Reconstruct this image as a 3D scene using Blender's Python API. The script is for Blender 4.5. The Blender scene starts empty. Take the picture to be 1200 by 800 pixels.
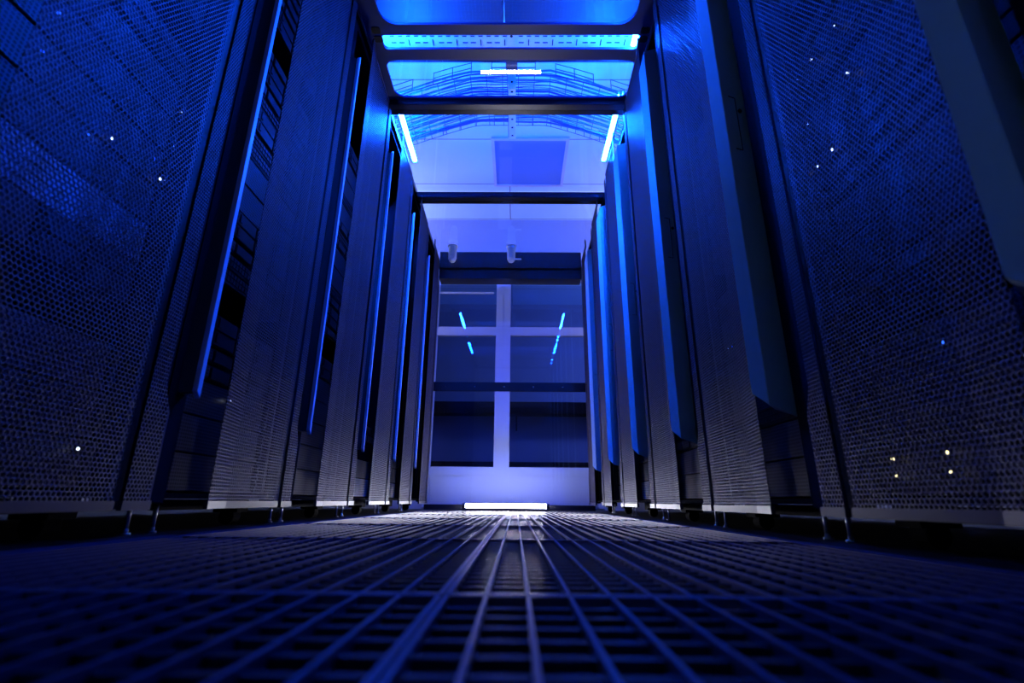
import bpy, bmesh, math, random
import numpy as np
from mathutils import Vector, Matrix
random.seed(7)
scn = bpy.context.scene
COL = scn.collection

# ------------------------------------------------------------------ camera
cam_d = bpy.data.cameras.new('camera')
cam_d.sensor_width = 36.0
cam_d.lens = 576.0 / 1200.0 * 36.0
cam_d.clip_start = 0.01
cam_d.dof.use_dof = True
cam_d.dof.focus_distance = 2.2
cam_d.dof.aperture_fstop = 3.6
cam = bpy.data.objects.new('camera', cam_d)
COL.objects.link(cam)
P, Yw, Rl = 0.314, -0.0105, 0.009
F = Vector((math.sin(Yw) * math.cos(P), math.cos(Yw) * math.cos(P), math.sin(P)))
rt = Vector((math.cos(Yw), -math.sin(Yw), 0)); up = rt.cross(F)
A_ = math.cos(Rl) * rt + math.sin(Rl) * up
B_ = math.cos(Rl) * up - math.sin(Rl) * rt
cam.matrix_world = Matrix(((A_.x, B_.x, -F.x, 0), (A_.y, B_.y, -F.y, 0), (A_.z, B_.z, -F.z, 0.0713), (0, 0, 0, 1)))
scn.camera = cam

# ------------------------------------------------------------------ light and exposure
scn.view_settings.view_transform = 'Standard'
scn.view_settings.look = 'None'
scn.view_settings.exposure = 0.0
scn.view_settings.gamma = 1.0
scn.view_settings.use_curve_mapping = False
scn.cycles.max_bounces = 8
scn.cycles.transparent_max_bounces = 24
scn.cycles.sample_clamp_indirect = 4.0
scn.cycles.use_denoising = True
TUBE_STRENGTH = 2700.0
TUBE_COL = (0.0030, 0.080, 1.0)
LAMP_STRENGTH = 145.0
world = bpy.data.worlds.new('world'); scn.world = world
world.use_nodes = True
world.node_tree.nodes['Background'].inputs[0].default_value = (0.02, 0.03, 0.12, 1)
world.node_tree.nodes['Background'].inputs[1].default_value = 0.02


def area(name, loc, rot, size, color, energy):
    l = bpy.data.lights.new(name, 'AREA'); l.shape = 'RECTANGLE'
    l.size, l.size_y = size; l.color = color; l.energy = energy
    o = bpy.data.objects.new(name, l); COL.objects.link(o)
    o.location = loc; o.rotation_euler = rot
    return o


# added pale fill lamps hidden beyond the racks, brightening the room ceiling
area('ceiling_fill', (-1.95, 4.1, 2.3), (math.pi, 0, 0), (0.3, 0.9), (0.66, 0.60, 1.0), 42.0)
area('ceiling_fill', (1.95, 4.1, 2.3), (math.pi, 0, 0), (0.3, 0.9), (0.66, 0.60, 1.0), 42.0)
# added dim greenish fill standing for room light behind the camera
nl = bpy.data.lights.new('rear_fill', 'POINT'); nl.energy = 3.0; nl.color = (0.55, 1.0, 0.75); nl.shadow_soft_size = 0.05
nlo = bpy.data.objects.new('rear_fill', nl); COL.objects.link(nlo); nlo.location = (-2.0, -1.9, 2.5)
# added lamps out of view on both sides that brighten the white doors
for sx in (-1, 1):
    cl = area('door_fill', (-0.05 + 1.5 * sx, 4.22, 1.7), (0, 0, 0), (0.06, 0.8), (0.50, 0.47, 1.0), 9.0)
    cl.rotation_euler = Vector((sx * 1.5, -0.16, 0.2)).to_track_quat('Z', 'Y').to_euler()


# ------------------------------------------------------------------ materials
def mat(name, color, rough=0.5, metal=0.0, noise=0.0, nscale=30.0, spec=0.5, bump=0.0, coat=0.0, rvar=0.0):
    m = bpy.data.materials.new(name); m.use_nodes = True
    nt = m.node_tree; b = nt.nodes['Principled BSDF']
    b.inputs['Base Color'].default_value = (*color, 1)
    b.inputs['Roughness'].default_value = rough
    b.inputs['Metallic'].default_value = metal
    b.inputs['Specular IOR Level'].default_value = spec
    b.inputs['Coat Weight'].default_value = coat
    tc = nt.nodes.new('ShaderNodeTexCoord')
    n = nt.nodes.new('ShaderNodeTexNoise'); n.inputs['Scale'].default_value = nscale; n.inputs['Detail'].default_value = 4
    nt.links.new(tc.outputs['Object'], n.inputs['Vector'])
    if noise:
        r = nt.nodes.new('ShaderNodeMapRange')
        r.inputs['To Min'].default_value = 1 - noise; r.inputs['To Max'].default_value = 1 + noise
        mx = nt.nodes.new('ShaderNodeVectorMath'); mx.operation = 'SCALE'
        mx.inputs[0].default_value = color
        nt.links.new(n.outputs['Fac'], r.inputs['Value']); nt.links.new(r.outputs['Result'], mx.inputs['Scale'])
        nt.links.new(mx.outputs['Vector'], b.inputs['Base Color'])
    if rvar:
        r = nt.nodes.new('ShaderNodeMapRange')
        r.inputs['To Min'].default_value = max(0.02, rough - rvar); r.inputs['To Max'].default_value = rough + rvar
        nt.links.new(n.outputs['Fac'], r.inputs['Value']); nt.links.new(r.outputs['Result'], b.inputs['Roughness'])
    if bump:
        bp = nt.nodes.new('ShaderNodeBump'); bp.inputs['Strength'].default_value = bump; bp.inputs['Distance'].default_value = 0.002
        nt.links.new(n.outputs['Fac'], bp.inputs['Height']); nt.links.new(bp.outputs['Normal'], b.inputs['Normal'])
    return m


def emit(name, color, strength):
    m = bpy.data.materials.new(name); m.use_nodes = True
    nt = m.node_tree; nt.nodes.clear()
    e = nt.nodes.new('ShaderNodeEmission'); e.inputs[0].default_value = (*color, 1); e.inputs[1].default_value = strength
    o = nt.nodes.new('ShaderNodeOutputMaterial'); nt.links.new(e.outputs[0], o.inputs[0])
    return m


def glass(name, tint=(0.93, 0.96, 1.0), refl=1.0, rough=0.0):
    """thin clear sheet: lets light straight through, mirrors by Fresnel"""
    m = bpy.data.materials.new(name); m.use_nodes = True
    nt = m.node_tree; nt.nodes.clear()
    t = nt.nodes.new('ShaderNodeBsdfTransparent'); t.inputs[0].default_value = (*tint, 1)
    g = nt.nodes.new('ShaderNodeBsdfGlossy'); g.inputs['Roughness'].default_value = rough
    f = nt.nodes.new('ShaderNodeFresnel')
    ge = nt.nodes.new('ShaderNodeNewGeometry'); io = nt.nodes.new('ShaderNodeMapRange')   # same index from both sides of the sheet
    io.inputs['To Min'].default_value = 1.5; io.inputs['To Max'].default_value = 1 / 1.5
    nt.links.new(ge.outputs['Backfacing'], io.inputs['Value']); nt.links.new(io.outputs['Result'], f.inputs['IOR'])
    k = nt.nodes.new('ShaderNodeMath'); k.operation = 'MULTIPLY'; k.inputs[1].default_value = refl; k.use_clamp = True
    mx = nt.nodes.new('ShaderNodeMixShader'); o = nt.nodes.new('ShaderNodeOutputMaterial')
    nt.links.new(f.outputs[0], k.inputs[0]); nt.links.new(k.outputs[0], mx.inputs[0])
    nt.links.new(t.outputs[0], mx.inputs[1]); nt.links.new(g.outputs[0], mx.inputs[2]); nt.links.new(mx.outputs[0], o.inputs[0])
    return m


def brick_mat(name, color, line, w, h, rough=0.6, off=(0, 0, 0), mortar=0.004, rot=None, offset=0.0):
    """flat panels divided by thin dark joints"""
    m = mat(name, color, rough)
    nt = m.node_tree; b = nt.nodes['Principled BSDF']
    tc = nt.nodes.new('ShaderNodeTexCoord'); mp = nt.nodes.new('ShaderNodeMapping')
    mp.inputs['Location'].default_value = off
    if rot: mp.inputs['Rotation'].default_value = rot
    br = nt.nodes.new('ShaderNodeTexBrick'); br.offset = offset
    br.inputs['Scale'].default_value = 1.0
    br.inputs['Color1'].default_value = (*color, 1); br.inputs['Color2'].default_value = (*[c * 0.96 for c in color], 1)
    br.inputs['Mortar'].default_value = (*line, 1); br.inputs['Mortar Size'].default_value = mortar
    br.inputs['Brick Width'].default_value = w; br.inputs['Row Height'].default_value = h
    nt.links.new(tc.outputs['Object'], mp.inputs['Vector']); nt.links.new(mp.outputs['Vector'], br.inputs['Vector'])
    nt.links.new(br.outputs['Color'], b.inputs['Base Color'])
    return m


M = {}
M['mesh'] = mat('door_mesh_steel', (0.027, 0.018, 0.033), 0.42, 0.0, noise=0.12, nscale=12)
M['black'] = mat('black_powder_coat', (0.006, 0.005, 0.008), 0.8, 0.0, spec=0.1, bump=0.1, nscale=400)
M['gloss_black'] = mat('black_anodised', (0.014, 0.014, 0.018), 0.22, 0.0)
M['rail_alu'] = mat('dark_anodised_profile', (0.06, 0.06, 0.07), 0.28, 0.9)
M['handle'] = mat('handle_plastic', (0.44, 0.60, 0.58), 0.42, 0.0, noise=0.06, nscale=60)
M['handle_dark'] = mat('black_plastic_and_shade', (0.012, 0.012, 0.014), 0.5)  # black trims; also the left handle's near face, its shade painted in
M['lit_handle_edge'] = mat('handle_edge_lit_tone', (0.75, 0.75, 0.82), 0.35)  # front edge of the left handle, light on it put into the colour
M['foot'] = mat('zinc_foot', (0.45, 0.45, 0.47), 0.3, 0.9)
M['chrome'] = mat('chrome_ball', (0.8, 0.8, 0.82), 0.1, 1.0)
M['grate'] = mat('painted_grating_steel', (0.050, 0.042, 0.082), 0.36, 0.15, spec=0.35, noise=0.05, nscale=40)
M['grate_rod'] = mat('grating_cross_rod_steel', (0.014, 0.013, 0.020), 0.26, 0.15, noise=0.05, nscale=40)
M['void'] = mat('dark_concrete', (0.010, 0.010, 0.012), 0.9, noise=0.3, nscale=8)
M['slab'] = mat('dark_floor_tile', (0.010, 0.010, 0.010), 0.6, noise=0.3, nscale=20)
M['white'] = mat('white_painted_frame', (0.62, 0.62, 0.66), 0.45, noise=0.03, nscale=8)
M['wall'] = mat('pale_wall_paint', (0.45, 0.45, 0.50), 0.7, noise=0.04, nscale=5, bump=0.05)
M['ceil'] = brick_mat('ceiling_tiles', (0.62, 0.88, 0.90), (0.30, 0.32, 0.38), 1.2, 0.6, 0.8, off=(0.075, 0.27, 0), mortar=0.006)
M['frame_navy'] = mat('roof_frame_navy', (0.05, 0.08, 0.30), 0.4)
M['galv'] = mat('pale_coated_steel', (0.86, 0.87, 0.88), 0.35, 0.15, noise=0.1, nscale=25)
M['duct'] = mat('duct_side_steel', (0.035, 0.04, 0.06), 0.4, 0.2, noise=0.2, nscale=25)
M['air_duct'] = mat('dark_painted_duct', (0.006, 0.007, 0.012), 0.5, noise=0.1, nscale=6)
M['hole'] = mat('slot_shadow_black', (0.008, 0.008, 0.010), 0.9)
M['wire'] = mat('tray_wire', (0.03, 0.035, 0.05), 0.4, 0.5)
M['cable_blue'] = mat('blue_network_cable', (0.03, 0.14, 0.50), 0.45)
M['cable_dark'] = mat('dark_network_cable', (0.03, 0.04, 0.16), 0.45)
M['server'] = mat('server_charcoal', (0.006, 0.006, 0.008), 0.5, 0.0, spec=0.25, noise=0.2, nscale=50)
M['server_grey'] = mat('server_grey_metal', (0.022, 0.022, 0.028), 0.35, 0.3, noise=0.15, nscale=50)
M['panel_off'] = mat('unlit_panel_diffuser', (0.16, 0.26, 0.48), 0.35)
M['sensor'] = mat('white_sensor_plastic', (0.88, 0.88, 0.9), 0.4)
M['roofglass'] = glass('roof_polycarbonate', (0.86, 0.90, 0.97), 1.0)
M['endglass'] = glass('end_door_glass', (0.80, 0.84, 0.95), 1.25)
M['pane'] = glass('dark_window_glass', (0.78, 0.82, 0.92), 1.4)
M['tube'] = emit('blue_led_tube_light', TUBE_COL, TUBE_STRENGTH)
M['lamp'] = emit('white_floor_tube_light', (0.86, 0.86, 1.0), LAMP_STRENGTH)
M['led_white'] = emit('led_white', (0.75, 0.85, 1.0), 5.0)
M['led_red'] = emit('led_red', (1.0, 0.03, 0.05), 5.0)
M['led_green'] = emit('led_green', (0.45, 1.0, 0.25), 2.0)
M['led_warm'] = emit('led_warm', (1.0, 0.85, 0.35), 4.0)
M['led_blue'] = emit('led_blue', (0.03, 0.16, 1.0), 2.5)


def hex_front(name, color, pitch, hole):
    """perforated bezel: a hexagonal field of dark holes, coordinates in metres on the y-z face"""
    m = mat(name, color, 0.42, 0.35)
    nt = m.node_tree; b = nt.nodes['Principled BSDF']
    tc = nt.nodes.new('ShaderNodeTexCoord'); sp = nt.nodes.new('ShaderNodeSeparateXYZ'); cb = nt.nodes.new('ShaderNodeCombineXYZ')
    nt.links.new(tc.outputs['Object'], sp.inputs[0])
    nt.links.new(sp.outputs['Y'], cb.inputs['X']); nt.links.new(sp.outputs['Z'], cb.inputs['Y'])
    vo = nt.nodes.new('ShaderNodeTexVoronoi'); vo.inputs['Scale'].default_value = 1 / pitch; vo.inputs['Randomness'].default_value = 0.0
    vo.voronoi_dimensions = '2D'
    nt.links.new(cb.outputs[0], vo.inputs['Vector'])
    lt = nt.nodes.new('ShaderNodeMath'); lt.operation = 'LESS_THAN'; lt.inputs[1].default_value = hole
    nt.links.new(vo.outputs['Distance'], lt.inputs[0])
    mx = nt.nodes.new('ShaderNodeMixRGB'); mx.inputs[1].default_value = (*color, 1); mx.inputs[2].default_value = (0.004, 0.004, 0.005, 1)
    nt.links.new(lt.outputs[0], mx.inputs[0]); nt.links.new(mx.outputs[0], b.inputs['Base Color'])
    return m


M['bezel'] = hex_front('server_bezel_perforated', (0.06, 0.06, 0.07), 0.008, 0.36)
M['bezel_light'] = hex_front('storage_bezel_perforated', (0.32, 0.33, 0.38), 0.0085, 0.34)


# ------------------------------------------------------------------ geometry helpers
class MB:
    def __init__(s): s.v = []; s.f = []; s.m = []; s.smooth = False

    def box(s, x0, x1, y0, y1, z0, z1, mi=0):
        x0, x1 = min(x0, x1), max(x0, x1); y0, y1 = min(y0, y1), max(y0, y1); z0, z1 = min(z0, z1), max(z0, z1)
        n = len(s.v)
        s.v += [(x0, y0, z0), (x1, y0, z0), (x1, y1, z0), (x0, y1, z0), (x0, y0, z1), (x1, y0, z1), (x1, y1, z1), (x0, y1, z1)]
        for q in ((0, 3, 2, 1), (4, 5, 6, 7), (0, 1, 5, 4), (1, 2, 6, 5), (2, 3, 7, 6), (3, 0, 4, 7)):
            s.f.append(tuple(n + i for i in q)); s.m.append(mi)
        return s

    def cyl(s, p0, p1, r0, r1=None, n=12, mi=0):
        r1 = r0 if r1 is None else r1
        p0 = Vector(p0); p1 = Vector(p1); d = (p1 - p0).normalized()
        a = d.orthogonal().normalized(); b = d.cross(a); k = len(s.v)
        for p, r in ((p0, r0), (p1, r1)):
            for i in range(n):
                t = 2 * math.pi * i / n; s.v.append(tuple(p + r * (math.cos(t) * a + math.sin(t) * b)))
        for i in range(n):
            j = (i + 1) % n; s.f.append((k + i, k + j, k + n + j, k + n + i)); s.m.append(mi)
        s.f.append(tuple(k + i for i in reversed(range(n)))); s.m.append(mi)
        s.f.append(tuple(k + n + i for i in range(n))); s.m.append(mi)
        return s

    def ball(s, c, r, n=10, mi=0):
        k = len(s.v); m = n // 2
        for i in range(m + 1):
            th = math.pi * i / m
            for j in range(n):
                ph = 2 * math.pi * j / n
                s.v.append((c[0] + r * math.sin(th) * math.cos(ph), c[1] + r * math.sin(th) * math.sin(ph), c[2] + r * math.cos(th)))
        for i in range(m):
            for j in range(n):
                s.f.append((k + i * n + j, k + (i + 1) * n + j, k + (i + 1) * n + (j + 1) % n, k + i * n + (j + 1) % n)); s.m.append(mi)
        return s

    def path(s, pts, r, n=6, mi=0):
        pts = [Vector(p) for p in pts]; k = len(s.v)
        ref = Vector((0, 0, 1))
        for i, p in enumerate(pts):
            d = (pts[min(i + 1, len(pts) - 1)] - pts[max(i - 1, 0)]).normalized()
            a = d.cross(ref)
            a = a.normalized() if a.length > 1e-4 else Vector((1, 0, 0)); b = d.cross(a)
            for j in range(n):
                t = 2 * math.pi * j / n; s.v.append(tuple(p + r * (math.cos(t) * a + math.sin(t) * b)))
        for i in range(len(pts) - 1):
            for j in range(n):
                q = (j + 1) % n; s.f.append((k + i * n + j, k + i * n + q, k + (i + 1) * n + q, k + (i + 1) * n + j)); s.m.append(mi)
        s.f.append(tuple(k + j for j in reversed(range(n)))); s.m.append(mi)
        s.f.append(tuple(k + (len(pts) - 1) * n + j for j in range(n))); s.m.append(mi)
        return s

    def prism(s, poly, axis, a0, a1, mi=0):
        """poly of 2D points extruded along axis ('x','y','z') from a0 to a1"""
        k = len(s.v); n = len(poly)
        for a in (a0, a1):
            for p in poly:
                s.v.append({'x': (a, p[0], p[1]), 'y': (p[0], a, p[1]), 'z': (p[0], p[1], a)}[axis])
        for i in range(n):
            j = (i + 1) % n; s.f.append((k + i, k + j, k + n + j, k + n + i)); s.m.append(mi)
        s.f.append(tuple(k + i for i in reversed(range(n)))); s.m.append(mi)
        s.f.append(tuple(k + n + i for i in range(n))); s.m.append(mi)
        return s

    def mesh(s, name, mats, bevel=0.0):
        me = bpy.data.meshes.new(name)
        me.from_pydata(s.v, [], s.f)
        if not isinstance(mats, (list, tuple)): mats = [mats]
        for m in mats: me.materials.append(m)
        if len(mats) > 1: me.polygons.foreach_set('material_index', s.m)
        bm = bmesh.new(); bm.from_mesh(me)
        bmesh.ops.recalc_face_normals(bm, faces=bm.faces)
        if bevel:
            es = [e for e in bm.edges if len(e.link_faces) == 2 and e.calc_face_angle(0) > 0.6]
            bmesh.ops.bevel(bm, geom=es, offset=bevel, segments=2, affect='EDGES', clamp_overlap=True)
        bm.to_mesh(me); bm.free()
        if s.smooth:
            me.polygons.foreach_set('use_smooth', [True] * len(me.polygons))
        me.update()
        return me

    def build(s, name, mats, parent=None, bevel=0.0):
        return link(name, s.mesh(name, mats, bevel), parent)


def link(name, me, parent=None):
    o = bpy.data.objects.new(name, me); COL.objects.link(o)
    if parent: o.parent = parent
    return o


def tag(o, label, cat, group=None):
    o['label'] = label; o['category'] = cat
    if group: o['group'] = group
    return o


def empty(name, loc=(0, 0, 0)):
    o = bpy.data.objects.new(name, None); COL.objects.link(o); o.location = loc
    o.empty_display_size = 0.1
    return o


def struct(o):
    o['kind'] = 'structure'; return o


def copy_tree(o, parent=None):
    c = o.copy(); COL.objects.link(c)
    if parent is not None: c.parent = parent
    for ch in [x for x in KIDS.get(o.name, [])]:
        k = copy_tree(ch, c)
        KIDS.setdefault(c.name, []).append(k)
    return c


KIDS = {}


def kids(root):
    """records the tree under root, so that copy_tree need not search"""
    for ob in COL.objects:
        if ob.parent: KIDS.setdefault(ob.parent.name, [])
    for ob in COL.objects:
        if ob.parent and ob not in KIDS[ob.parent.name]: KIDS[ob.parent.name].append(ob)


# ------------------------------------------------------------------ the room (structure)
CEIL = 2.9
struct(MB().box(-3.0, 3.0, -2.0, 7.0, -0.34, -0.30).build('floor_slab', M['void']))
bpy.data.objects['floor_slab'].name = 'floor_1'
struct(MB().box(-2.9, -0.712, -2.0, 4.05, -0.03, 0.0).build('floor_2', M['slab']))
struct(MB().box(0.572, 2.9, -2.0, 4.05, -0.03, 0.0).build('floor_3', M['slab']))
struct(MB().box(-2.9, 2.9, 4.05, 7.0, -0.03, 0.0).build('floor_4', M['slab']))
struct(MB().box(-2.9, 2.9, -2.0, 7.0, CEIL, CEIL + 0.05).build('ceiling', M['ceil']))
struct(MB().box(-2.9, -2.8, -2.0, 7.0, -0.3, CEIL).build('wall_left', M['wall']))
struct(MB().box(2.8, 2.9, -2.0, 7.0, -0.3, CEIL).build('wall_right', M['wall']))
struct(MB().box(-2.9, 2.9, -2.1, -2.0, -0.3, CEIL).build('wall_behind', M['wall']))
# partition with the white glazed double door at the end
YP = 4.55
struct(MB().box(-2.8, -0.83, YP, YP + 0.1, 0, CEIL).box(0.78, 2.8, YP, YP + 0.1, 0, CEIL)
       .box(-0.83, 0.78, YP, YP + 0.1, 2.28, CEIL).build('wall_far', M['wall']))
struct(MB().box(-2.8, 2.8, 6.9, 7.0, 0, CEIL).build('wall_beyond', M['wall']))


def leaf(n, x0, x1, mull):
    """one white door leaf: stiles, rails, kick panel, three panes. mull: the wide stile's side"""
    d = empty('door_%d' % n, ((x0 + x1) / 2, YP, 0)); struct(d)
    cx = (x0 + x1) / 2; a, b = x0 - cx, x1 - cx
    wl, wr = (0.05, 0.071) if mull > 0 else (0.071, 0.05)
    f = MB()
    f.box(a, a + wl, 0, 0.06, 0.012, 2.28).box(b - wr, b, 0, 0.06, 0.012, 2.28)
    for z0, z1 in ((0.284, 0.362), (1.612, 1.70), (2.20, 2.28)):
        f.box(a + wl, b - wr, 0.002, 0.058, z0, z1)
    f.build('door_frame', M['white'], d, bevel=0.004)
    k = MB(); k.box(a + wl, b - wr, 0.012, 0.05, 0.012, 0.284)
    k.box(a + wl + 0.012, b - wr - 0.012, 0.006, 0.012, 0.03, 0.272)
    k.build('kick_panel', M['white'], d, bevel=0.002)
    MB().box(a + wl, b - wr, 0.026, 0.034, 0.362, 1.612).build('pane', M['pane'], d)
    MB().box(a + wl, b - wr, 0.026, 0.034, 1.70, 2.20).build('pane', M['pane'], d)
    if mull > 0:
        g = MB(); g.box(a + wl, b - wr - 0.03, 0.008, 0.022, 2.055, 2.075); g.build('glazing_bar', M['white'], d)
    return d


leaf(1, -0.83, -0.1345, 1)
leaf(2, -0.1355, 0.78, -1)
# beyond the doors: a low grey unit and a shelf, seen dimly through the panes
c = empty('sideboard', (-0.1, 6.2, 0.0))
MB().box(-1.3, 1.3, 0, 0.45, 0.08, 0.50).box(-1.33, 1.33, -0.02, 0.47, 0.50, 0.53).build('body', M['server'], c, bevel=0.004)
k_ = MB()
for i in range(5): k_.box(-1.29 + i * 0.52, -0.79 + i * 0.52, -0.018, 0.0, 0.10, 0.48)
k_.build('door_fronts', M['server_grey'], c, bevel=0.003)
MB().box(-1.25, 1.25, 0.03, 0.42, 0, 0.08).build('plinth', M['black'], c)
tag(c, 'low dark sideboard seen dimly in the room beyond the white glazed doors', 'sideboard')
s_ = empty('wall_shelf', (0.0, 6.88, 1.2))
MB().box(-1.6, 1.6, -0.26, 0.0, 0.0, 0.16).build('shelf_board', M['black'], s_, bevel=0.004)
for x in (-1.2, 0, 1.2): MB().prism([(-0.22, 0.0), (0.0, 0.0), (0.0, -0.2)], 'x', x - 0.01, x + 0.01).build('bracket', M['black'], s_)
tag(s_, 'dark deep wall shelf across the room seen through the lower door panes', 'shelf')
area('pane_fill', (2.2, 5.7, 2.3), (math.radians(0), math.radians(60), 0), (0.3, 0.3), (0.12, 0.22, 1.0), 45.0)  # added lamp out of sight, tints the room behind the panes blue

# unlit square ceiling panel above the aisle
cp = empty('ceiling_light_panel', (0.10, 3.62, CEIL))
MB().box(-0.32, -0.295, -0.32, 0.32, -0.02, 0).box(0.295, 0.32, -0.32, 0.32, -0.02, 0).box(-0.295, 0.295, -0.32, -0.295, -0.02, 0).box(-0.295, 0.295, 0.295, 0.32, -0.02, 0).build('frame', M['white'], cp)
MB().box(-0.295, 0.295, -0.295, 0.295, -0.012, -0.001).build('diffuser', M['panel_off'], cp)
tag(cp, 'square unlit ceiling light panel with a white rim above the glass roof', 'ceiling light')


# ------------------------------------------------------------------ server racks
def hexsheet(width, z0, z1, fmap, nmap, pitch=0.0088, open_=0.76, th=0.0015):
    """perforated sheet: hexagonal cells, each a hexagonal hole with real thickness.
    fmap(s,z)->(x,y,z) places it, nmap(s) gives the inward depth direction"""
    rowh = pitch * 0.8660254
    R = pitch / math.sqrt(3)
    nc = int(width / pitch) + 1; nr = int((z1 - z0) / rowh)
    ang = np.radians(np.arange(6) * 60 + 30)
    cs, sn = np.cos(ang), np.sin(ang)
    ii, jj = np.meshgrid(np.arange(nc), np.arange(nr))
    cx = (ii + 0.5 * (jj % 2)).ravel() * pitch; cz = z0 + rowh * 0.5 + jj.ravel() * rowh
    N = len(cx)
    V = np.zeros((N, 18, 2)); T = np.zeros((N, 18))
    for a in range(6):
        V[:, a, 0] = cx + R * cs[a]; V[:, a, 1] = cz + R * sn[a]
        V[:, 6 + a, 0] = cx + R * open_ * cs[a]; V[:, 6 + a, 1] = cz + R * open_ * sn[a]
        V[:, 12 + a] = V[:, 6 + a]; T[:, 12 + a] = th
    V[:, :, 0] = np.clip(V[:, :, 0], 0.0, width)
    s = V[:, :, 0].ravel(); z = V[:, :, 1].ravel(); t = T.ravel()
    X, Y = fmap(s, z); nx, ny = nmap(s)
    pts = np.stack([X + nx * t, Y + ny * t, z], 1)
    base = (np.arange(N) * 18)[:, None, None]
    q = []
    for a in range(6):
        b = (a + 1) % 6
        q.append((a, b, 6 + b, 6 + a)); q.append((6 + a, 6 + b, 12 + b, 12 + a))
    faces = (base + np.array(q)[None]).reshape(-1, 4)
    me = bpy.data.meshes.new('perforated_sheet')
    me.vertices.add(len(pts)); me.vertices.foreach_set('co', pts.ravel().astype(np.float32))
    me.loops.add(faces.size); me.loops.foreach_set('vertex_index', faces.ravel().astype(np.int32))
    me.polygons.add(len(faces)); me.polygons.foreach_set('loop_start', (np.arange(len(faces)) * 4).astype(np.int32))
    me.update(calc_edges=True)
    me.materials.append(M['mesh'])
    return me


def polymap(pts, sx, flare=None):
    """arc-length map along an (x,y) polyline"""
    p = np.array(pts); seg = np.hypot(*(p[1:] - p[:-1]).T); L = np.concatenate([[0], np.cumsum(seg)])

    def f(s, z):
        x = np.interp(s, L, p[:, 0]); y = np.interp(s, L, p[:, 1])
        if flare is not None: x, y = flare(x, y, s / L[-1], z)
        return x * sx, y

    def n(s):
        return np.full_like(s, 1.0 * sx), np.zeros_like(s)
    return f, n, float(L[-1])


# local frame of a rack: origin at the near front corner on the floor line of the door plane, +x away from the aisle (times sx), +y down the aisle
ZB, ZT = 0.052, 2.07
DOOR_PTS = [(-0.022, 0.114), (-0.005, 0.212), (0.0, 0.48)]
STRIP_PTS = [(0.0, 0.504), (0.0, 0.565), (0.020, 0.588)]


def strip_flare(x, y, u, z):
    k = np.clip((z - 0.235) / 0.05, 0, 1)
    return x + 0.0 * u, y - 0.030 * k * np.clip(u, 0, 1)


DATA = {}


def rack_data(sx, side):
    f, n, L = polymap(DOOR_PTS, sx)
    DATA[side, 'door'] = hexsheet(L, ZB + 0.012, ZT - 0.012, f, n)
    f2, n2, L2 = polymap(STRIP_PTS, sx, strip_flare)
    DATA[side, 'strip'] = hexsheet(L2, ZB + 0.012, ZT - 0.012, f2, n2)


rack_data(1, 'right'); rack_data(-1, 'left')


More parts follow.
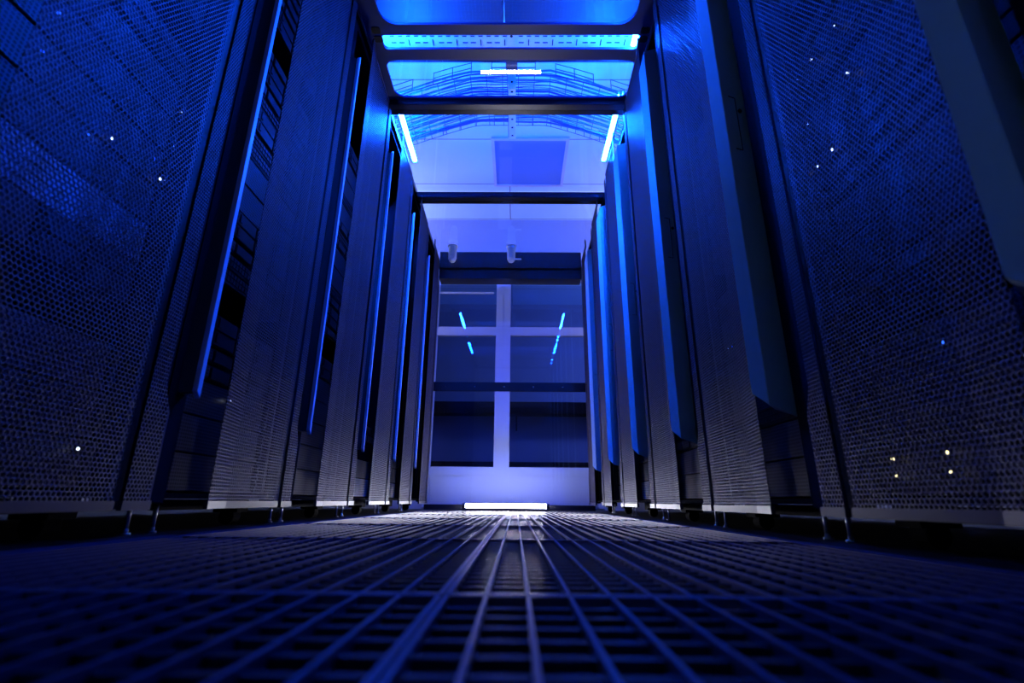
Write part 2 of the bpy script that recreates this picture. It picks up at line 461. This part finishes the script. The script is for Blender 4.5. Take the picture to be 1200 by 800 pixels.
def make_rack(side):
    sx = 1 if side == 'right' else -1
    root = empty('server_rack')
    X = lambda v: v * sx

    def q(m, x0, x1, y0, y1, z0, z1, mi=0): m.box(X(x0), X(x1), y0, y1, z0, z1, mi)
    # cabinet body: side panels, roof, base, corner posts
    b = MB()
    q(b, 0.09, 1.05, 0.0, 0.012, 0.07, 2.09); q(b, 0.09, 1.05, 0.588, 0.6, 0.07, 2.09)
    q(b, 0.04, 1.05, 0.0, 0.6, 2.072, 2.10); q(b, 0.06, 1.05, 0.012, 0.588, 0.07, 0.082)
    q(b, 1.038, 1.05, 0.012, 0.588, 0.082, 2.072)
    b.build('cabinet_body', M['black'], root)
    for y0, y1 in ((0.0, 0.062), (0.545, 0.6)):
        p = MB(); q(p, 0.035, 0.085, y0, y1, 0.06, 2.075)
        p.build('corner_post', M['black'], root, bevel=0.003)
    # inner mounting rails with square holes
    for y0, y1 in ((0.064, 0.076), (0.530, 0.544)):
        p = MB(); q(p, 0.075, 0.10, y0, y1, 0.085, 2.07)
        p.build('mounting_rail', M['rail_alu'], root)
    # the perforated door
    d = link('perforated_door', DATA[side, 'door'], root)
    fr = MB()
    fr.prism([(X(-0.024), 0.112), (X(-0.007), 0.211), (X(-0.002), 0.484), (X(0.008), 0.484), (X(0.004), 0.213), (X(-0.014), 0.112)], 'z', ZB - 0.002, ZB + 0.014)
    fr.build('bottom_edge', M['mesh'], d, bevel=0.001)
    tp = MB(); tp.prism([(X(-0.024), 0.112), (X(-0.007), 0.211), (X(-0.002), 0.484), (X(0.008), 0.484), (X(0.004), 0.213), (X(-0.014), 0.112)], 'z', ZT - 0.016, ZT); tp.build('top_edge', M['mesh'], d, bevel=0.001)
    g = MB(); q(g, 0.010, 0.034, 0.478, 0.508, ZB, ZT); g.build('door_seam', M['handle_dark'], d)
    # hinge-side perforated strip
    s = link('perforated_strip', DATA[side, 'strip'], root)
    e = MB()
    q(e, -0.003, 0.006, 0.500, 0.570, ZB - 0.002, ZB + 0.014)
    e.prism([(X(-0.003), 0.570), (X(0.022), 0.592), (X(0.026), 0.586), (X(0.006), 0.566)], 'z', ZB - 0.002, ZB + 0.014)
    # outer edge follows the flare of the strip
    for z0, z1, o0, o1 in ((ZB, 0.235, 0, 0), (0.235, 0.285, 0, -0.03), (0.285, ZT, -0.03, -0.03)):
        k = len(e.v); pts = [(0.016, 0.584), (0.024, 0.584), (0.024, 0.592), (0.016, 0.592)]
        for z, o in ((z0, o0), (z1, o1)):
            for (px, py) in pts: e.v.append((X(px), py + o, z))
        for a in range(4): e.f.append((k + a, k + (a + 1) % 4, k + 4 + (a + 1) % 4, k + 4 + a)); e.m.append(0)
    e.build('strip_edge', M['mesh'], s)
    # handle
    hz0, hz1 = 0.275, 1.99
    if side == 'right':
        h = MB()
        prof = [(0.084, 0.112, -0.025, 0.025), (-0.012, 0.074, 0.0, -0.04), (-0.033, 0.103, 0.03, -0.13), (-0.024, 0.109, 0.03, -0.13), (0.030, 0.134, 0.0, 0.0)]
        k = 0
        for zb, w in ((hz0, 2), (hz1, 3)):
            for p in prof: h.v.append((X(p[0]), p[1], zb + p[w]))
        n = len(prof)
        for i in range(n): h.f.append((i, (i + 1) % n, n + (i + 1) % n, n + i)); h.m.append(0)
        h.f.append(tuple(range(n))); h.m.append(0); h.f.append(tuple(n + i for i in range(n))); h.m.append(0)
        ho = h.build('door_handle', M['handle'], d, bevel=0.0012)
        # latch cover outline and key hole on the near face
        l = MB()
        def face(t, z, off):   # point on the near (green) face, t from corner to back
            ax, ay, bx, by = -0.012, 0.074, 0.070, 0.106
            return (X(ax + (bx - ax) * t + off * 0.36), ay + (by - ay) * t - off * 0.93, z)
        for (t0, z0, t1, z1) in ((0.25, 0.95, 0.5, 0.95), (0.5, 0.95, 0.5, 1.12), (0.5, 1.12, 0.25, 1.12)):
            l.path([face(t0, z0, 0.001), face(t1, z1, 0.001)], 0.0012, 5)
        l.build('latch_outline', M['handle_dark'], d)
        kk = MB(); kk.cyl(face(0.62, 1.08, 0.0), face(0.62, 1.08, 0.004), 0.006, n=14)
        kk.build('key_lock', M['handle_dark'], d)
    else:
        h = MB()
        h.prism([(X(0.012), 0.040), (X(0.012), 0.052), (X(0.075), 0.060), (X(0.075), 0.006)], 'z', hz0 + 0.01, hz1 - 0.12)
        h.build('door_handle', M['handle_dark'], d, bevel=0.001)
        t = MB(); t.prism([(0.038, hz0 + 0.014), (0.052, hz0 - 0.0), (0.052, hz1 - 0.1), (0.038, hz1 - 0.12)], 'x', X(0.0), X(0.0118))
        t.build('lit_handle_edge', M['lit_handle_edge'], d, bevel=0.0008)
    # feet
    for y in (0.055, 0.13):
        ft = MB(); x = 0.097
        ft.cyl((X(x), y, 0.004), (X(x), y, 0.07), 0.0045, n=10)
        ft.cyl((X(x), y, 0.0), (X(x), y, 0.005), 0.010, n=14)
        ft.ball((X(x), y, 0.009), 0.006, 10)
        ft.smooth = True
        ft.build('levelling_foot', M['foot'], root)
    c = MB(); q(c, 0.12, 0.19, 0.50, 0.56, 0.034, 0.07); c.cyl((X(0.155), 0.51, 0.022), (X(0.155), 0.55, 0.022), 0.022, n=18)
    c.build('caster', M['black'], root, bevel=0.001)
    bar = MB(); q(bar, 0.11, 0.13, 0.15, 0.49, 0.045, 0.069); bar.build('base_rail', M['black'], root)
    return root


ORD = ['nearest the camera', 'second from the camera', 'third from the camera', 'fourth from the camera', 'fifth from the camera', 'farthest from the camera beside the end door']
XR, XL = 0.560, -0.680
RACKS = []
SHORT_R = ['nearest the camera', 'second from the camera', 'third from the camera', 'fourth from the camera', 'fifth from the camera', 'beside the end door']
protos = {s: make_rack(s) for s in ('left', 'right')}
kids(None)
for side in ('left', 'right'):
    for k in range(6):
        o = protos[side] if k == 0 else copy_tree(protos[side])
        o.location = ((XR if side == 'right' else XL), 0.385 + 0.6 * k, 0)
        look = 'with a pale wedge handle' if side == 'right' else 'with a thin shaded handle'
        tag(o, 'black %s server rack %s, %s' % (side, look, SHORT_R[k]), 'server rack', 'server racks along the %s of the aisle' % side)
        RACKS.append(o)


# ------------------------------------------------------------------ servers in the racks
U = 0.0445


def make_server(kind, sx):
    """kinds: one_unit, two_unit, storage, switch; front face on x=0, body away from the aisle"""
    X = lambda v: v * sx
    h = {'one_unit': U, 'two_unit': 2 * U, 'storage': 2 * U, 'switch': U, 'chassis': 2 * U}[kind] - 0.003
    root = empty({'one_unit': 'thin_server', 'two_unit': 'tall_server', 'storage': 'storage_unit', 'switch': 'network_switch', 'chassis': 'perforated_chassis'}[kind])
    b = MB(); b.box(X(0.004), X(0.62 if kind != 'switch' else 0.3), -0.215, 0.215, 0, h)
    b.build('body', M['server'] if kind != 'chassis' else M['server_grey'], root)
    f = MB()
    if kind == 'chassis':
        f.box(X(-0.004), X(0.004), -0.222, 0.222, 0.001, h - 0.001); f.build('perforated_bezel', M['bezel_light'], root, bevel=0.001)
    elif kind == 'two_unit':
        f.box(X(-0.004), X(0.004), -0.222, 0.222, 0.001, h - 0.001); f.build('perforated_bezel', M['bezel'], root, bevel=0.001)
        for y in (-0.216, 0.216):
            e = MB(); e.box(X(-0.018), X(-0.004), y - 0.007, y + 0.007, 0.008, h - 0.008); e.build('rack_ear', M['server_grey'], root, bevel=0.002)
    elif kind == 'one_unit':
        f.box(X(-0.003), X(0.004), -0.222, 0.222, 0.001, h - 0.001); f.build('front_panel', M['server'], root, bevel=0.001)
        for i in range(4):
            e = MB(); e.box(X(-0.010), X(-0.003), -0.17 + i * 0.09, -0.088 + i * 0.09, 0.006, h - 0.006)
            e.build('drive_bay', M['server_grey'] if i % 2 else M['bezel'], root, bevel=0.0015)
        e = MB(); e.box(X(-0.022), X(-0.003), 0.205, 0.216, 0.010, h - 0.010); e.build('rack_ear', M['server_grey'], root, bevel=0.002)
    elif kind == 'storage':
        f.box(X(-0.002), X(0.004), -0.222, 0.222, 0.001, h - 0.001); f.build('front_panel', M['server'], root)
        for r in range(2):
            for i in range(4):
                e = MB(); y0 = -0.205 + i * 0.103; z0 = 0.004 + r * 0.041
                e.box(X(-0.010), X(-0.002), y0, y0 + 0.098, z0, z0 + 0.037)
                e.box(X(-0.014), X(-0.010), y0 + 0.008, y0 + 0.020, z0 + 0.006, z0 + 0.031)
                e.build('drive_bay', M['server_grey'], root, bevel=0.0012)
    else:
        f.box(X(-0.003), X(0.004), -0.222, 0.222, 0.001, h - 0.001); f.build('front_panel', M['server'], root, bevel=0.001)
        p = MB()
        for i in range(24):
            p.box(X(-0.006), X(-0.003), -0.19 + i * 0.0145, -0.178 + i * 0.0145, 0.010, 0.022)
            p.box(X(-0.006), X(-0.003), -0.19 + i * 0.0145, -0.178 + i * 0.0145, 0.026, 0.038)
        p.build('port_row', M['server_grey'], root)
    return root


SP = {}
for side, sx in (('left', -1), ('right', 1)):
    for kd in ('one_unit', 'two_unit', 'storage', 'switch', 'chassis'):
        SP[side, kd] = make_server(kd, sx)
KIDS.clear(); kids(None)
used = set()
WORDS = {'one_unit': 'thin charcoal server', 'two_unit': 'perforated dark server', 'storage': 'drive-bay unit', 'switch': 'port switch', 'chassis': 'pale perforated chassis'}
CATS = {'one_unit': 'server', 'two_unit': 'server', 'storage': 'storage unit', 'switch': 'network switch', 'chassis': 'server'}
NTH = ['lowest', 'second from the bottom', 'third from the bottom', 'fourth from the bottom', 'fifth from the bottom', 'sixth from the bottom', 'seventh from the bottom',
       'eighth from the bottom', 'ninth from the bottom', 'tenth from the bottom', 'eleventh from the bottom', 'twelfth from the bottom', 'thirteenth from the bottom',
       'fourteenth from the bottom', 'fifteenth from the bottom', 'sixteenth from the bottom', 'seventeenth from the bottom', 'eighteenth from the bottom', 'nineteenth from the bottom',
       'twentieth from the bottom', 'twenty-first from the bottom', 'twenty-second from the bottom', 'twenty-third from the bottom', 'twenty-fourth from the bottom', 'twenty-fifth from the bottom'] + ['twenty-%s from the bottom' % w for w in ('sixth', 'seventh', 'eighth', 'ninth')] + ['thirtieth from the bottom'] + ['thirty-%s from the bottom' % w for w in ('first', 'second', 'third', 'fourth', 'fifth', 'sixth')]
SHORT = ['nearest the camera', 'second from the camera', 'third from the camera', 'fourth from the camera', 'fifth from the camera']
HU = {'one_unit': 1, 'two_unit': 2, 'storage': 2, 'switch': 1, 'chassis': 2, 'gap': 2}
LEDS = [('left', 0, 'white', 0.900, 0.909), ('left', 0, 'white', 0.902, 0.818), ('left', 0, 'white', 0.893, 0.725), ('left', 0, 'white', 0.903, 0.728), ('left', 0, 'white', 0.763, 0.720),
        ('left', 0, 'blue', 0.717, 0.688), ('left', 0, 'white', 0.874, 0.152), ('left', 0, 'blue', 0.607, 0.842), ('left', 0, 'blue', 0.605, 0.756), ('left', 0, 'blue', 0.865, 0.754), ('left', 1, 'white', 1.304, 0.321),
        ('right', 0, 'red', 0.906, 1.266), ('right', 0, 'white', 0.768, 1.007), ('right', 0, 'white', 0.851, 1.010), ('right', 0, 'white', 0.903, 1.007), ('right', 0, 'white', 0.765, 0.881),
        ('right', 0, 'white', 0.901, 0.879), ('right', 0, 'white', 0.849, 0.768), ('right', 0, 'white', 0.904, 0.769), ('right', 0, 'warm', 0.875, 0.146), ('right', 0, 'warm', 0.874, 0.117),
        ('right', 0, 'warm', 0.763, 0.147), ('right', 0, 'warm', 0.763, 0.118), ('right', 0, 'blue', 0.717, 0.307), ('left', 4, 'green', 2.92, 0.30), ('left', 1, 'blue', 1.15, 0.42), ('right', 1, 'blue', 1.42, 0.52), ('right', 1, 'white', 1.45, 0.525)]
rng = random.Random(11)
for side in ('left', 'right'):
    sx = 1 if side == 'right' else -1
    for k, top in enumerate((1.95, 2.0, 1.6, 0.42, 0.32)):
        z = 0.087; n = 0; x0 = (XR if sx > 0 else XL) + sx * 0.106; yc = 0.385 + 0.6 * k + 0.303
        while z < top:
            if k in (3, 4) and n == 0: kd = 'chassis'
            elif n < 2: kd = 'two_unit'
            elif side == 'left' and k == 0 and 0.50 < z < 0.56: kd = 'chassis'
            else: kd = rng.choice(('one_unit', 'one_unit', 'two_unit', 'two_unit', 'storage', 'switch', 'gap'))
            if kd == 'gap' and any(q[0] == side and q[1] == k and z <= q[4] < z + 2 * U for q in LEDS): kd = 'two_unit'
            hh = HU[kd] * U
            if kd == 'gap':
                z += hh; continue
            src = SP[side, kd]
            if (side, kd) in used: o = copy_tree(src)
            else: o = src; used.add((side, kd))
            o.location = (x0, yc, z)
            tag(o, '%s, %s in the %s rack %s' % (WORDS[kd], NTH[n], side, SHORT[k]), CATS[kd], 'rack devices in the %s-side rack %s' % (side, SHORT[k]))
            for (sd, kk, colr, ly, lz) in LEDS:
                if sd == side and kk == k and z <= lz < z + hh + (2 * U if kd != 'gap' else 0):
                    if lz >= z + hh - 0.004: continue
                    l = MB().ball((sx * -0.006, 0, 0), 0.0026, 8); lo = l.build('status_light', M['led_' + colr], o)
                    lo.location = (sx * -0.010, ly - yc, lz - z)
            z += hh; n += 1

# ------------------------------------------------------------------ floor gratings
def make_grating(w=0.598, l=0.596):
    root = empty('floor_grating')
    f = MB(); t = 0.0042; zt = 0.0; zb = -0.028
    f.box(0, t, 0, l, zb, zt).box(w - t, w, 0, l, zb, zt).box(t, w - t, 0, t, zb, zt).box(t, w - t, l - t, l, zb, zt)
    f.build('frame', M['grate'], root)
    b = MB(); n = 18
    for i in range(1, n):
        x = i * w / n; b.box(x - 0.0015, x + 0.0015, t, l - t, zb + 0.002, zt)
    b.build('bearing_bars', M['grate'], root)
    c = MB(); n = 20
    for i in range(1, n):
        y = i * l / n; c.box(t, w - t, y - 0.0035, y + 0.0035, -0.012, -0.0035)
    c.build('cross_rods', M['grate_rod'], root)
    return root


gp = make_grating()
KIDS.clear(); kids(None)
GR = ['nearest the camera', 'second from the camera', 'third from the camera', 'fourth from the camera', 'fifth from the camera', 'sixth from the camera', 'last before the end door']
first = True
for cx, sname in ((-0.0565, 'right'), (-0.6565, 'left')):
    for r in range(7):
        o = gp if first else copy_tree(gp)
        first = False
        o.location = (cx, -0.162 + 0.6 * r, 0)
        tag(o, 'steel floor grating in the %s column, %s' % (sname, GR[r]), 'floor grating', 'floor gratings of the aisle')
struct(MB().box(-0.712, -0.659, -0.2, 4.04, -0.03, 0.0).build('trim_1', M['grate']))
struct(MB().box(0.543, 0.572, -0.2, 4.04, -0.03, 0.0).build('trim_2', M['grate']))

# ------------------------------------------------------------------ roof of the aisle
ZR = 2.12
RXL, RXR = -0.705, 0.605
sr = MB()
sr.box(RXL - 0.03, RXL, 0.3, 3.98, ZR - 0.019, ZR + 0.02)
o = sr.build('roof_side_rail', M['gloss_black'], bevel=0.003); tag(o, 'black metal rail along the left edge of the glass roof', 'rail')
sr = MB()
sr.box(RXR, RXR + 0.03, 0.3, 3.98, ZR - 0.019, ZR + 0.02)
o = sr.build('roof_side_rail', M['gloss_black'], bevel=0.003); tag(o, 'black metal rail along the right edge of the glass roof', 'rail')
for y0, y1, w in ((2.112, 2.200, 'first dark roof crossbeam, just under the blue light tubes'), (2.955, 3.055, 'second dark roof crossbeam, behind the square ceiling panel opening')):
    bm_ = empty('roof_crossbeam', (0, y0, ZR))
    MB().box(RXL, RXR, 0, (y1 - y0) * 0.47, -0.028, 0.015).build('front_profile', M['rail_alu'], bm_, bevel=0.003)
    MB().box(RXL, RXR, (y1 - y0) * 0.53, y1 - y0, -0.020, 0.015).build('rear_profile', M['gloss_black'], bm_, bevel=0.003)
    MB().box(RXL, RXR, (y1 - y0) * 0.47, (y1 - y0) * 0.53, -0.008, 0.012).build('seal', M['handle_dark'], bm_)
    tag(bm_, w, 'beam')


def rr(x0, x1, y0, y1, r, n=8):
    pts = []
    for cx, cy, a0 in ((x1 - r, y1 - r, 0), (x0 + r, y1 - r, 90), (x0 + r, y0 + r, 180), (x1 - r, y0 + r, 270)):
        for i in range(n + 1):
            a = math.radians(a0 + 90 * i / n); pts.append((cx + r * math.cos(a), cy + r * math.sin(a)))
    return pts


def plate_with_holes(x0, x1, y0, y1, holes, z0, z1):
    bm = bmesh.new()
    es = []
    for poly in [[(x0, y0), (x1, y0), (x1, y1), (x0, y1)]] + holes:
        vs = [bm.verts.new((p[0], p[1], z0)) for p in poly]
        for i in range(len(vs)): es.append(bm.edges.new((vs[i], vs[(i + 1) % len(vs)])))
    r = bmesh.ops.triangle_fill(bm, edges=es, use_beauty=True, use_dissolve=False)
    fs = [g for g in bm.faces]
    ex = bmesh.ops.extrude_face_region(bm, geom=fs)
    bmesh.ops.translate(bm, vec=(0, 0, z1 - z0), verts=[g for g in ex['geom'] if isinstance(g, bmesh.types.BMVert)])
    bmesh.ops.recalc_face_normals(bm, faces=bm.faces)
    me = bpy.data.meshes.new('plate'); bm.to_mesh(me); bm.free()
    return me


rf = empty('roof_frame', (0, 0, 0))
me = plate_with_holes(RXL + 0.002, RXR - 0.002, 0.30, 2.11,
                      [rr(-0.622, 0.522, 0.36, 1.672, 0.075), rr(-0.64, 0.565, 1.726, 1.800, 0.02), rr(-0.655, 0.578, 1.862, 2.095, 0.05)], ZR + 0.002, ZR + 0.014)
me.materials.append(M['frame_navy']); link('frame_plate', me, rf)
# moulded hand holes at the corners
for sx_, x in ((-1, -0.655), (1, 0.578)):
    for y in (1.70, 1.745):
        m_ = MB(); m_.prism(rr(x - 0.020, x + 0.020, y - 0.016, y + 0.016, 0.010), 'z', ZR - 0.002, ZR + 0.002)
        m_.build('slot_recess', M['handle_dark'], rf)
tag(rf, 'dark roof frame with large rounded window openings above the near aisle', 'roof frame')

for y0, y1, w in ((0.32, 1.90, 'clear roof pane nearest the camera, over the rounded frame opening'), (1.905, 2.108, 'narrow clear roof pane just before the first crossbeam'),
                  (2.204, 2.951, 'clear roof pane between the two crossbeams'), (3.059, 3.838, 'clear roof pane between the second crossbeam and the header')):
    o = MB().box(RXL + 0.001, RXR - 0.001, y0, y1, ZR + 0.016, ZR + 0.020).build('roof_pane', M['roofglass'])
    tag(o, w, 'glass pane')

# air duct above the near aisle: two dark sections joined in the middle
ad = empty('air_duct', (-0.08, 0.1, 2.56))
for x0, x1 in ((-1.25, -0.003), (0.003, 1.25)): MB().box(x0, x1, 0, 1.93, 0, 0.26).build('duct_section', M['air_duct'], ad, bevel=0.006)
for x in (-0.9, 0.9): MB().cyl((x, 1.2, 0.26), (x, 1.2, 0.338), 0.005, n=8).build('hanger_rod', M['wire'], ad)
tag(ad, 'wide dark air duct above the near roof opening, seen from below', 'air duct')

# perforated cable duct over the roof
cd = empty('cable_duct', (-0.02, 1.84, 2.26))
MB().box(-0.66, 0.64, 0, 0.09, 0, 0.004).box(-0.66, 0.64, 0.087, 0.09, 0.004, 0.07).box(-0.66, 0.64, -0.0, 0.003, 0.004, 0.03).build('channel', M['galv'], cd)
sl = MB()
x = -0.62
i = 0
while x < 0.60:
    if i % 3 == 2: sl.box(x + 0.008, x + 0.013, 0.025, 0.06, -0.0012, -0.0002)
    else: sl.box(x, x + 0.026, 0.040, 0.046, -0.0012, -0.0002)
    sl.box(x, x + 0.022, 0.004, 0.010, -0.0012, -0.0002)
    sl.cyl((x + 0.012, 0.082, -0.0012), (x + 0.012, 0.082, -0.0002), 0.005 if i % 2 else 0.003, n=10)
    x += 0.040; i += 1
sl.build('slots', M['hole'], cd)
fc = MB(); fc.box(-0.66, 0.64, 0.092, 0.150, -0.012, -0.004); fc.build('side_flange', M['duct'], cd)
tag(cd, 'bright slotted metal cable duct running across above the roof', 'cable duct')

# central strut carrying the tray
st = empty('mounting_strut', (-0.035, 1.78, 2.215))
MB().box(-0.021, 0.021, 0, 0.74, 0, 0.004).box(-0.021, -0.018, 0, 0.74, 0.004, 0.03).box(0.018, 0.021, 0, 0.74, 0.004, 0.03).build('channel', M['galv'], st)
hs = MB()
for i in range(11): hs.cyl((0, 0.03 + i * 0.068, -0.0012), (0, 0.03 + i * 0.068, -0.0002), 0.007, n=12)
hs.build('holes', M['hole'], st)
MB().box(-0.03, 0.03, 0.12, 0.24, -0.012, -0.0015).build('clamp', M['duct'], st, bevel=0.002)
tag(st, 'pale punched mounting strut along the middle above the roof', 'strut')

# arched wire basket tray
TY0, TY1 = 2.27, 2.69


def arch(x, lift=0.0):
    a = abs(x + 0.04)
    t = max(0.0, (a - 0.22) / 0.50)
    return 2.47 - 0.19 * min(1.35, t) ** 1.15 + lift


TX = [-0.95 + i * 0.0475 for i in range(39)]
tr = empty('wire_cable_tray', (0, 0, 0))
lw = MB()
for i in range(9):
    y = TY0 + (TY1 - TY0) * i / 8
    lw.path([(x, y, arch(x)) for x in TX], 0.0022, 5)
lw.build('floor_wires', M['wire'], tr)
cw = MB()
for i, x in enumerate(TX[::2]):
    cw.path([(x, TY0, arch(x) - 0.003), (x, TY1, arch(x) - 0.003)], 0.0022, 5)
cw.build('cross_wires', M['wire'], tr)
for yy in (TY0, TY1):
    for (xa, xb) in ((-0.92, -0.62), (-0.50, -0.28), (-0.16, 0.10), (0.22, 0.44), (0.54, 0.84)):
        w = MB()
        for lf in (0.045, 0.085):
            w.path([(xa, yy, arch(xa, lf)), ((xa + xb) / 2, yy, arch((xa + xb) / 2, lf)), (xb, yy, arch(xb, lf))], 0.0024, 5)
        for x in (xa, (xa + xb) / 2, xb): w.path([(x, yy, arch(x, -0.002)), (x, yy, arch(x, 0.087))], 0.0024, 5)
        w.build('side_guard', M['wire'], tr)
for x in (-0.9, 0.82):
    hgr = MB().path([(x, TY1 + 0.006, arch(x)), (x, TY1 + 0.006, CEIL)], 0.004, 6); hgr.build('hanger_rod', M['wire'], tr)
hgr = MB().box(-0.05, -0.02, 2.50, 2.506, 2.219, 2.466); hgr.build('hanger_plate', M['wire'], tr)
tag(tr, 'black arched wire basket tray crossing over the aisle above the roof', 'cable tray')
random.seed(3)
for i in range(22):
    y = TY0 + 0.02 + (TY1 - TY0 - 0.04) * (i % 11) / 10
    z = 0.016 + 0.022 * (i // 11)
    ph = random.uniform(0, 6.3); am = random.uniform(0.003, 0.008)
    pts = [(x, y + am * math.sin(x * 7 + ph) + random.uniform(-0.002, 0.002), arch(x, z + 0.004 * math.sin(x * 11 + ph * 2))) for x in TX]
    o = MB().path(pts, random.choice((0.0035, 0.0045, 0.006)), 6)
    o.smooth = True
    ob = o.build('network_cable', M['cable_blue'] if random.random() < 0.6 else M['cable_dark'])
    tag(ob, 'blue network cable lying in the arched wire tray above the roof', 'cable', 'cables in the arched wire tray')

# header beam at the end of the roof, the end door and its threshold
hb = empty('door_header', (0, 3.84, 1.86))
MB().box(-0.676, 0.553, 0.0, 0.13, 0.125, 0.28).build('fascia', M['rail_alu'], hb, bevel=0.003)
MB().box(-0.676, 0.553, 0.02, 0.15, 0.035, 0.122).build('track', M['gloss_black'], hb, bevel=0.003)
tag(hb, 'dark header beam with a glossy fascia over the end door', 'header beam')
ed = empty('aisle_end_door', (0, 4.012, 0.0))
MB().box(-0.695, 0.60, 0, 0.008, 0.044, 1.90).build('glass_pane', M['endglass'], ed)
MB().box(-0.70, 0.60, -0.018, -0.001, 0.935, 1.012).build('push_bar', M['gloss_black'], ed, bevel=0.003)
for i in range(5):
    x = -0.60 + i * 0.243 + 0.01
    s = MB(); s.cyl((x, -0.024, 0.972), (x, -0.017, 0.972), 0.006, n=12); s.build('screw', M['chrome'], ed)
MB().box(-0.72, -0.695, -0.01, 0.02, 0.05, 1.90).build('side_stile', M['rail_alu'], ed, bevel=0.002)
MB().box(0.60, 0.62, -0.01, 0.02, 0.05, 1.90).build('side_stile', M['rail_alu'], ed, bevel=0.002)
MB().box(-0.712, 0.612, -0.02, 0.03, 0.004, 0.044).build('bottom_rail', M['gloss_black'], ed, bevel=0.002)
tag(ed, 'full-height clear glass door closing the end of the aisle, with black push bar', 'glass door')

# sensors hanging at the header
for x, w in ((-0.545, 'small white cylindrical sensor hanging left of the header middle'), (-0.052, 'small white cylindrical sensor with a side tab at the header middle')):
    s = empty('ceiling_sensor', (x, 3.70, 2.118))
    b = MB(); b.cyl((0, 0, -0.125), (0, 0, -0.005), 0.034, 0.034, 24); b.smooth = False
    b.build('housing', M['sensor'], s, bevel=0.003)
    MB().ball((0, 0, -0.125), 0.030, 16).build('lens_dome', M['sensor'], s)
    MB().cyl((0, 0, -0.006), (0, 0, 0.0), 0.042, n=24).build('mounting_plate', M['sensor'], s)
    if x > -0.3: MB().box(0.02, 0.085, -0.006, 0.006, -0.125, -0.115).build('side_tab', M['sensor'], s, bevel=0.002)
    tag(s, w, 'sensor')

# ------------------------------------------------------------------ lamps
def tube(x, y0, y1, w):
    t = empty('light_tube', (x, (y0 + y1) / 2, 2.172)); h = (y1 - y0) / 2
    b = MB().cyl((0, -h, 0), (0, h, 0), 0.0105, n=16); b.build('tube', M['tube'], t)
    for s_ in (-1, 1):
        MB().cyl((0, s_ * h, 0), (0, s_ * (h + 0.018), 0), 0.012, n=16).build('end_cap', M['sensor'], t)
    MB().box(math.copysign(0.014, x), math.copysign(0.026, x), -h - 0.015, h + 0.015, -0.012, 0.012).build('batten', M['sensor'], t)
    tag(t, w, 'light tube', 'blue light tubes above the roof')


tube(-0.668, 2.13, 2.67, 'glowing blue light tube above the left roof edge, behind the first crossbeam')
tube(0.552, 2.12, 2.66, 'glowing blue light tube above the right roof edge, behind the first crossbeam')
tube(-0.668, 1.25, 1.82, 'glowing blue light tube above the left roof edge, nearer the camera')
tube(0.552, 1.25, 1.82, 'glowing blue light tube above the right roof edge, nearer the camera')

fl = empty('floor_tube_lamp', (-0.077, 3.925, 0.037))
MB().cyl((-0.305, 0, 0.0), (0.305, 0, 0.0), 0.0145, n=20).build('tube', M['lamp'], fl)
for s_ in (-1, 1): MB().cyl((s_ * 0.305, 0, 0), (s_ * 0.33, 0, 0), 0.0165, n=16).build('end_cap', M['gloss_black'], fl)
MB().box(-0.33, 0.33, -0.010, 0.022, -0.037, -0.0155).build('batten', M['gloss_black'], fl)
tag(fl, 'blazing white tube lamp lying on the floor before the end door', 'lamp')
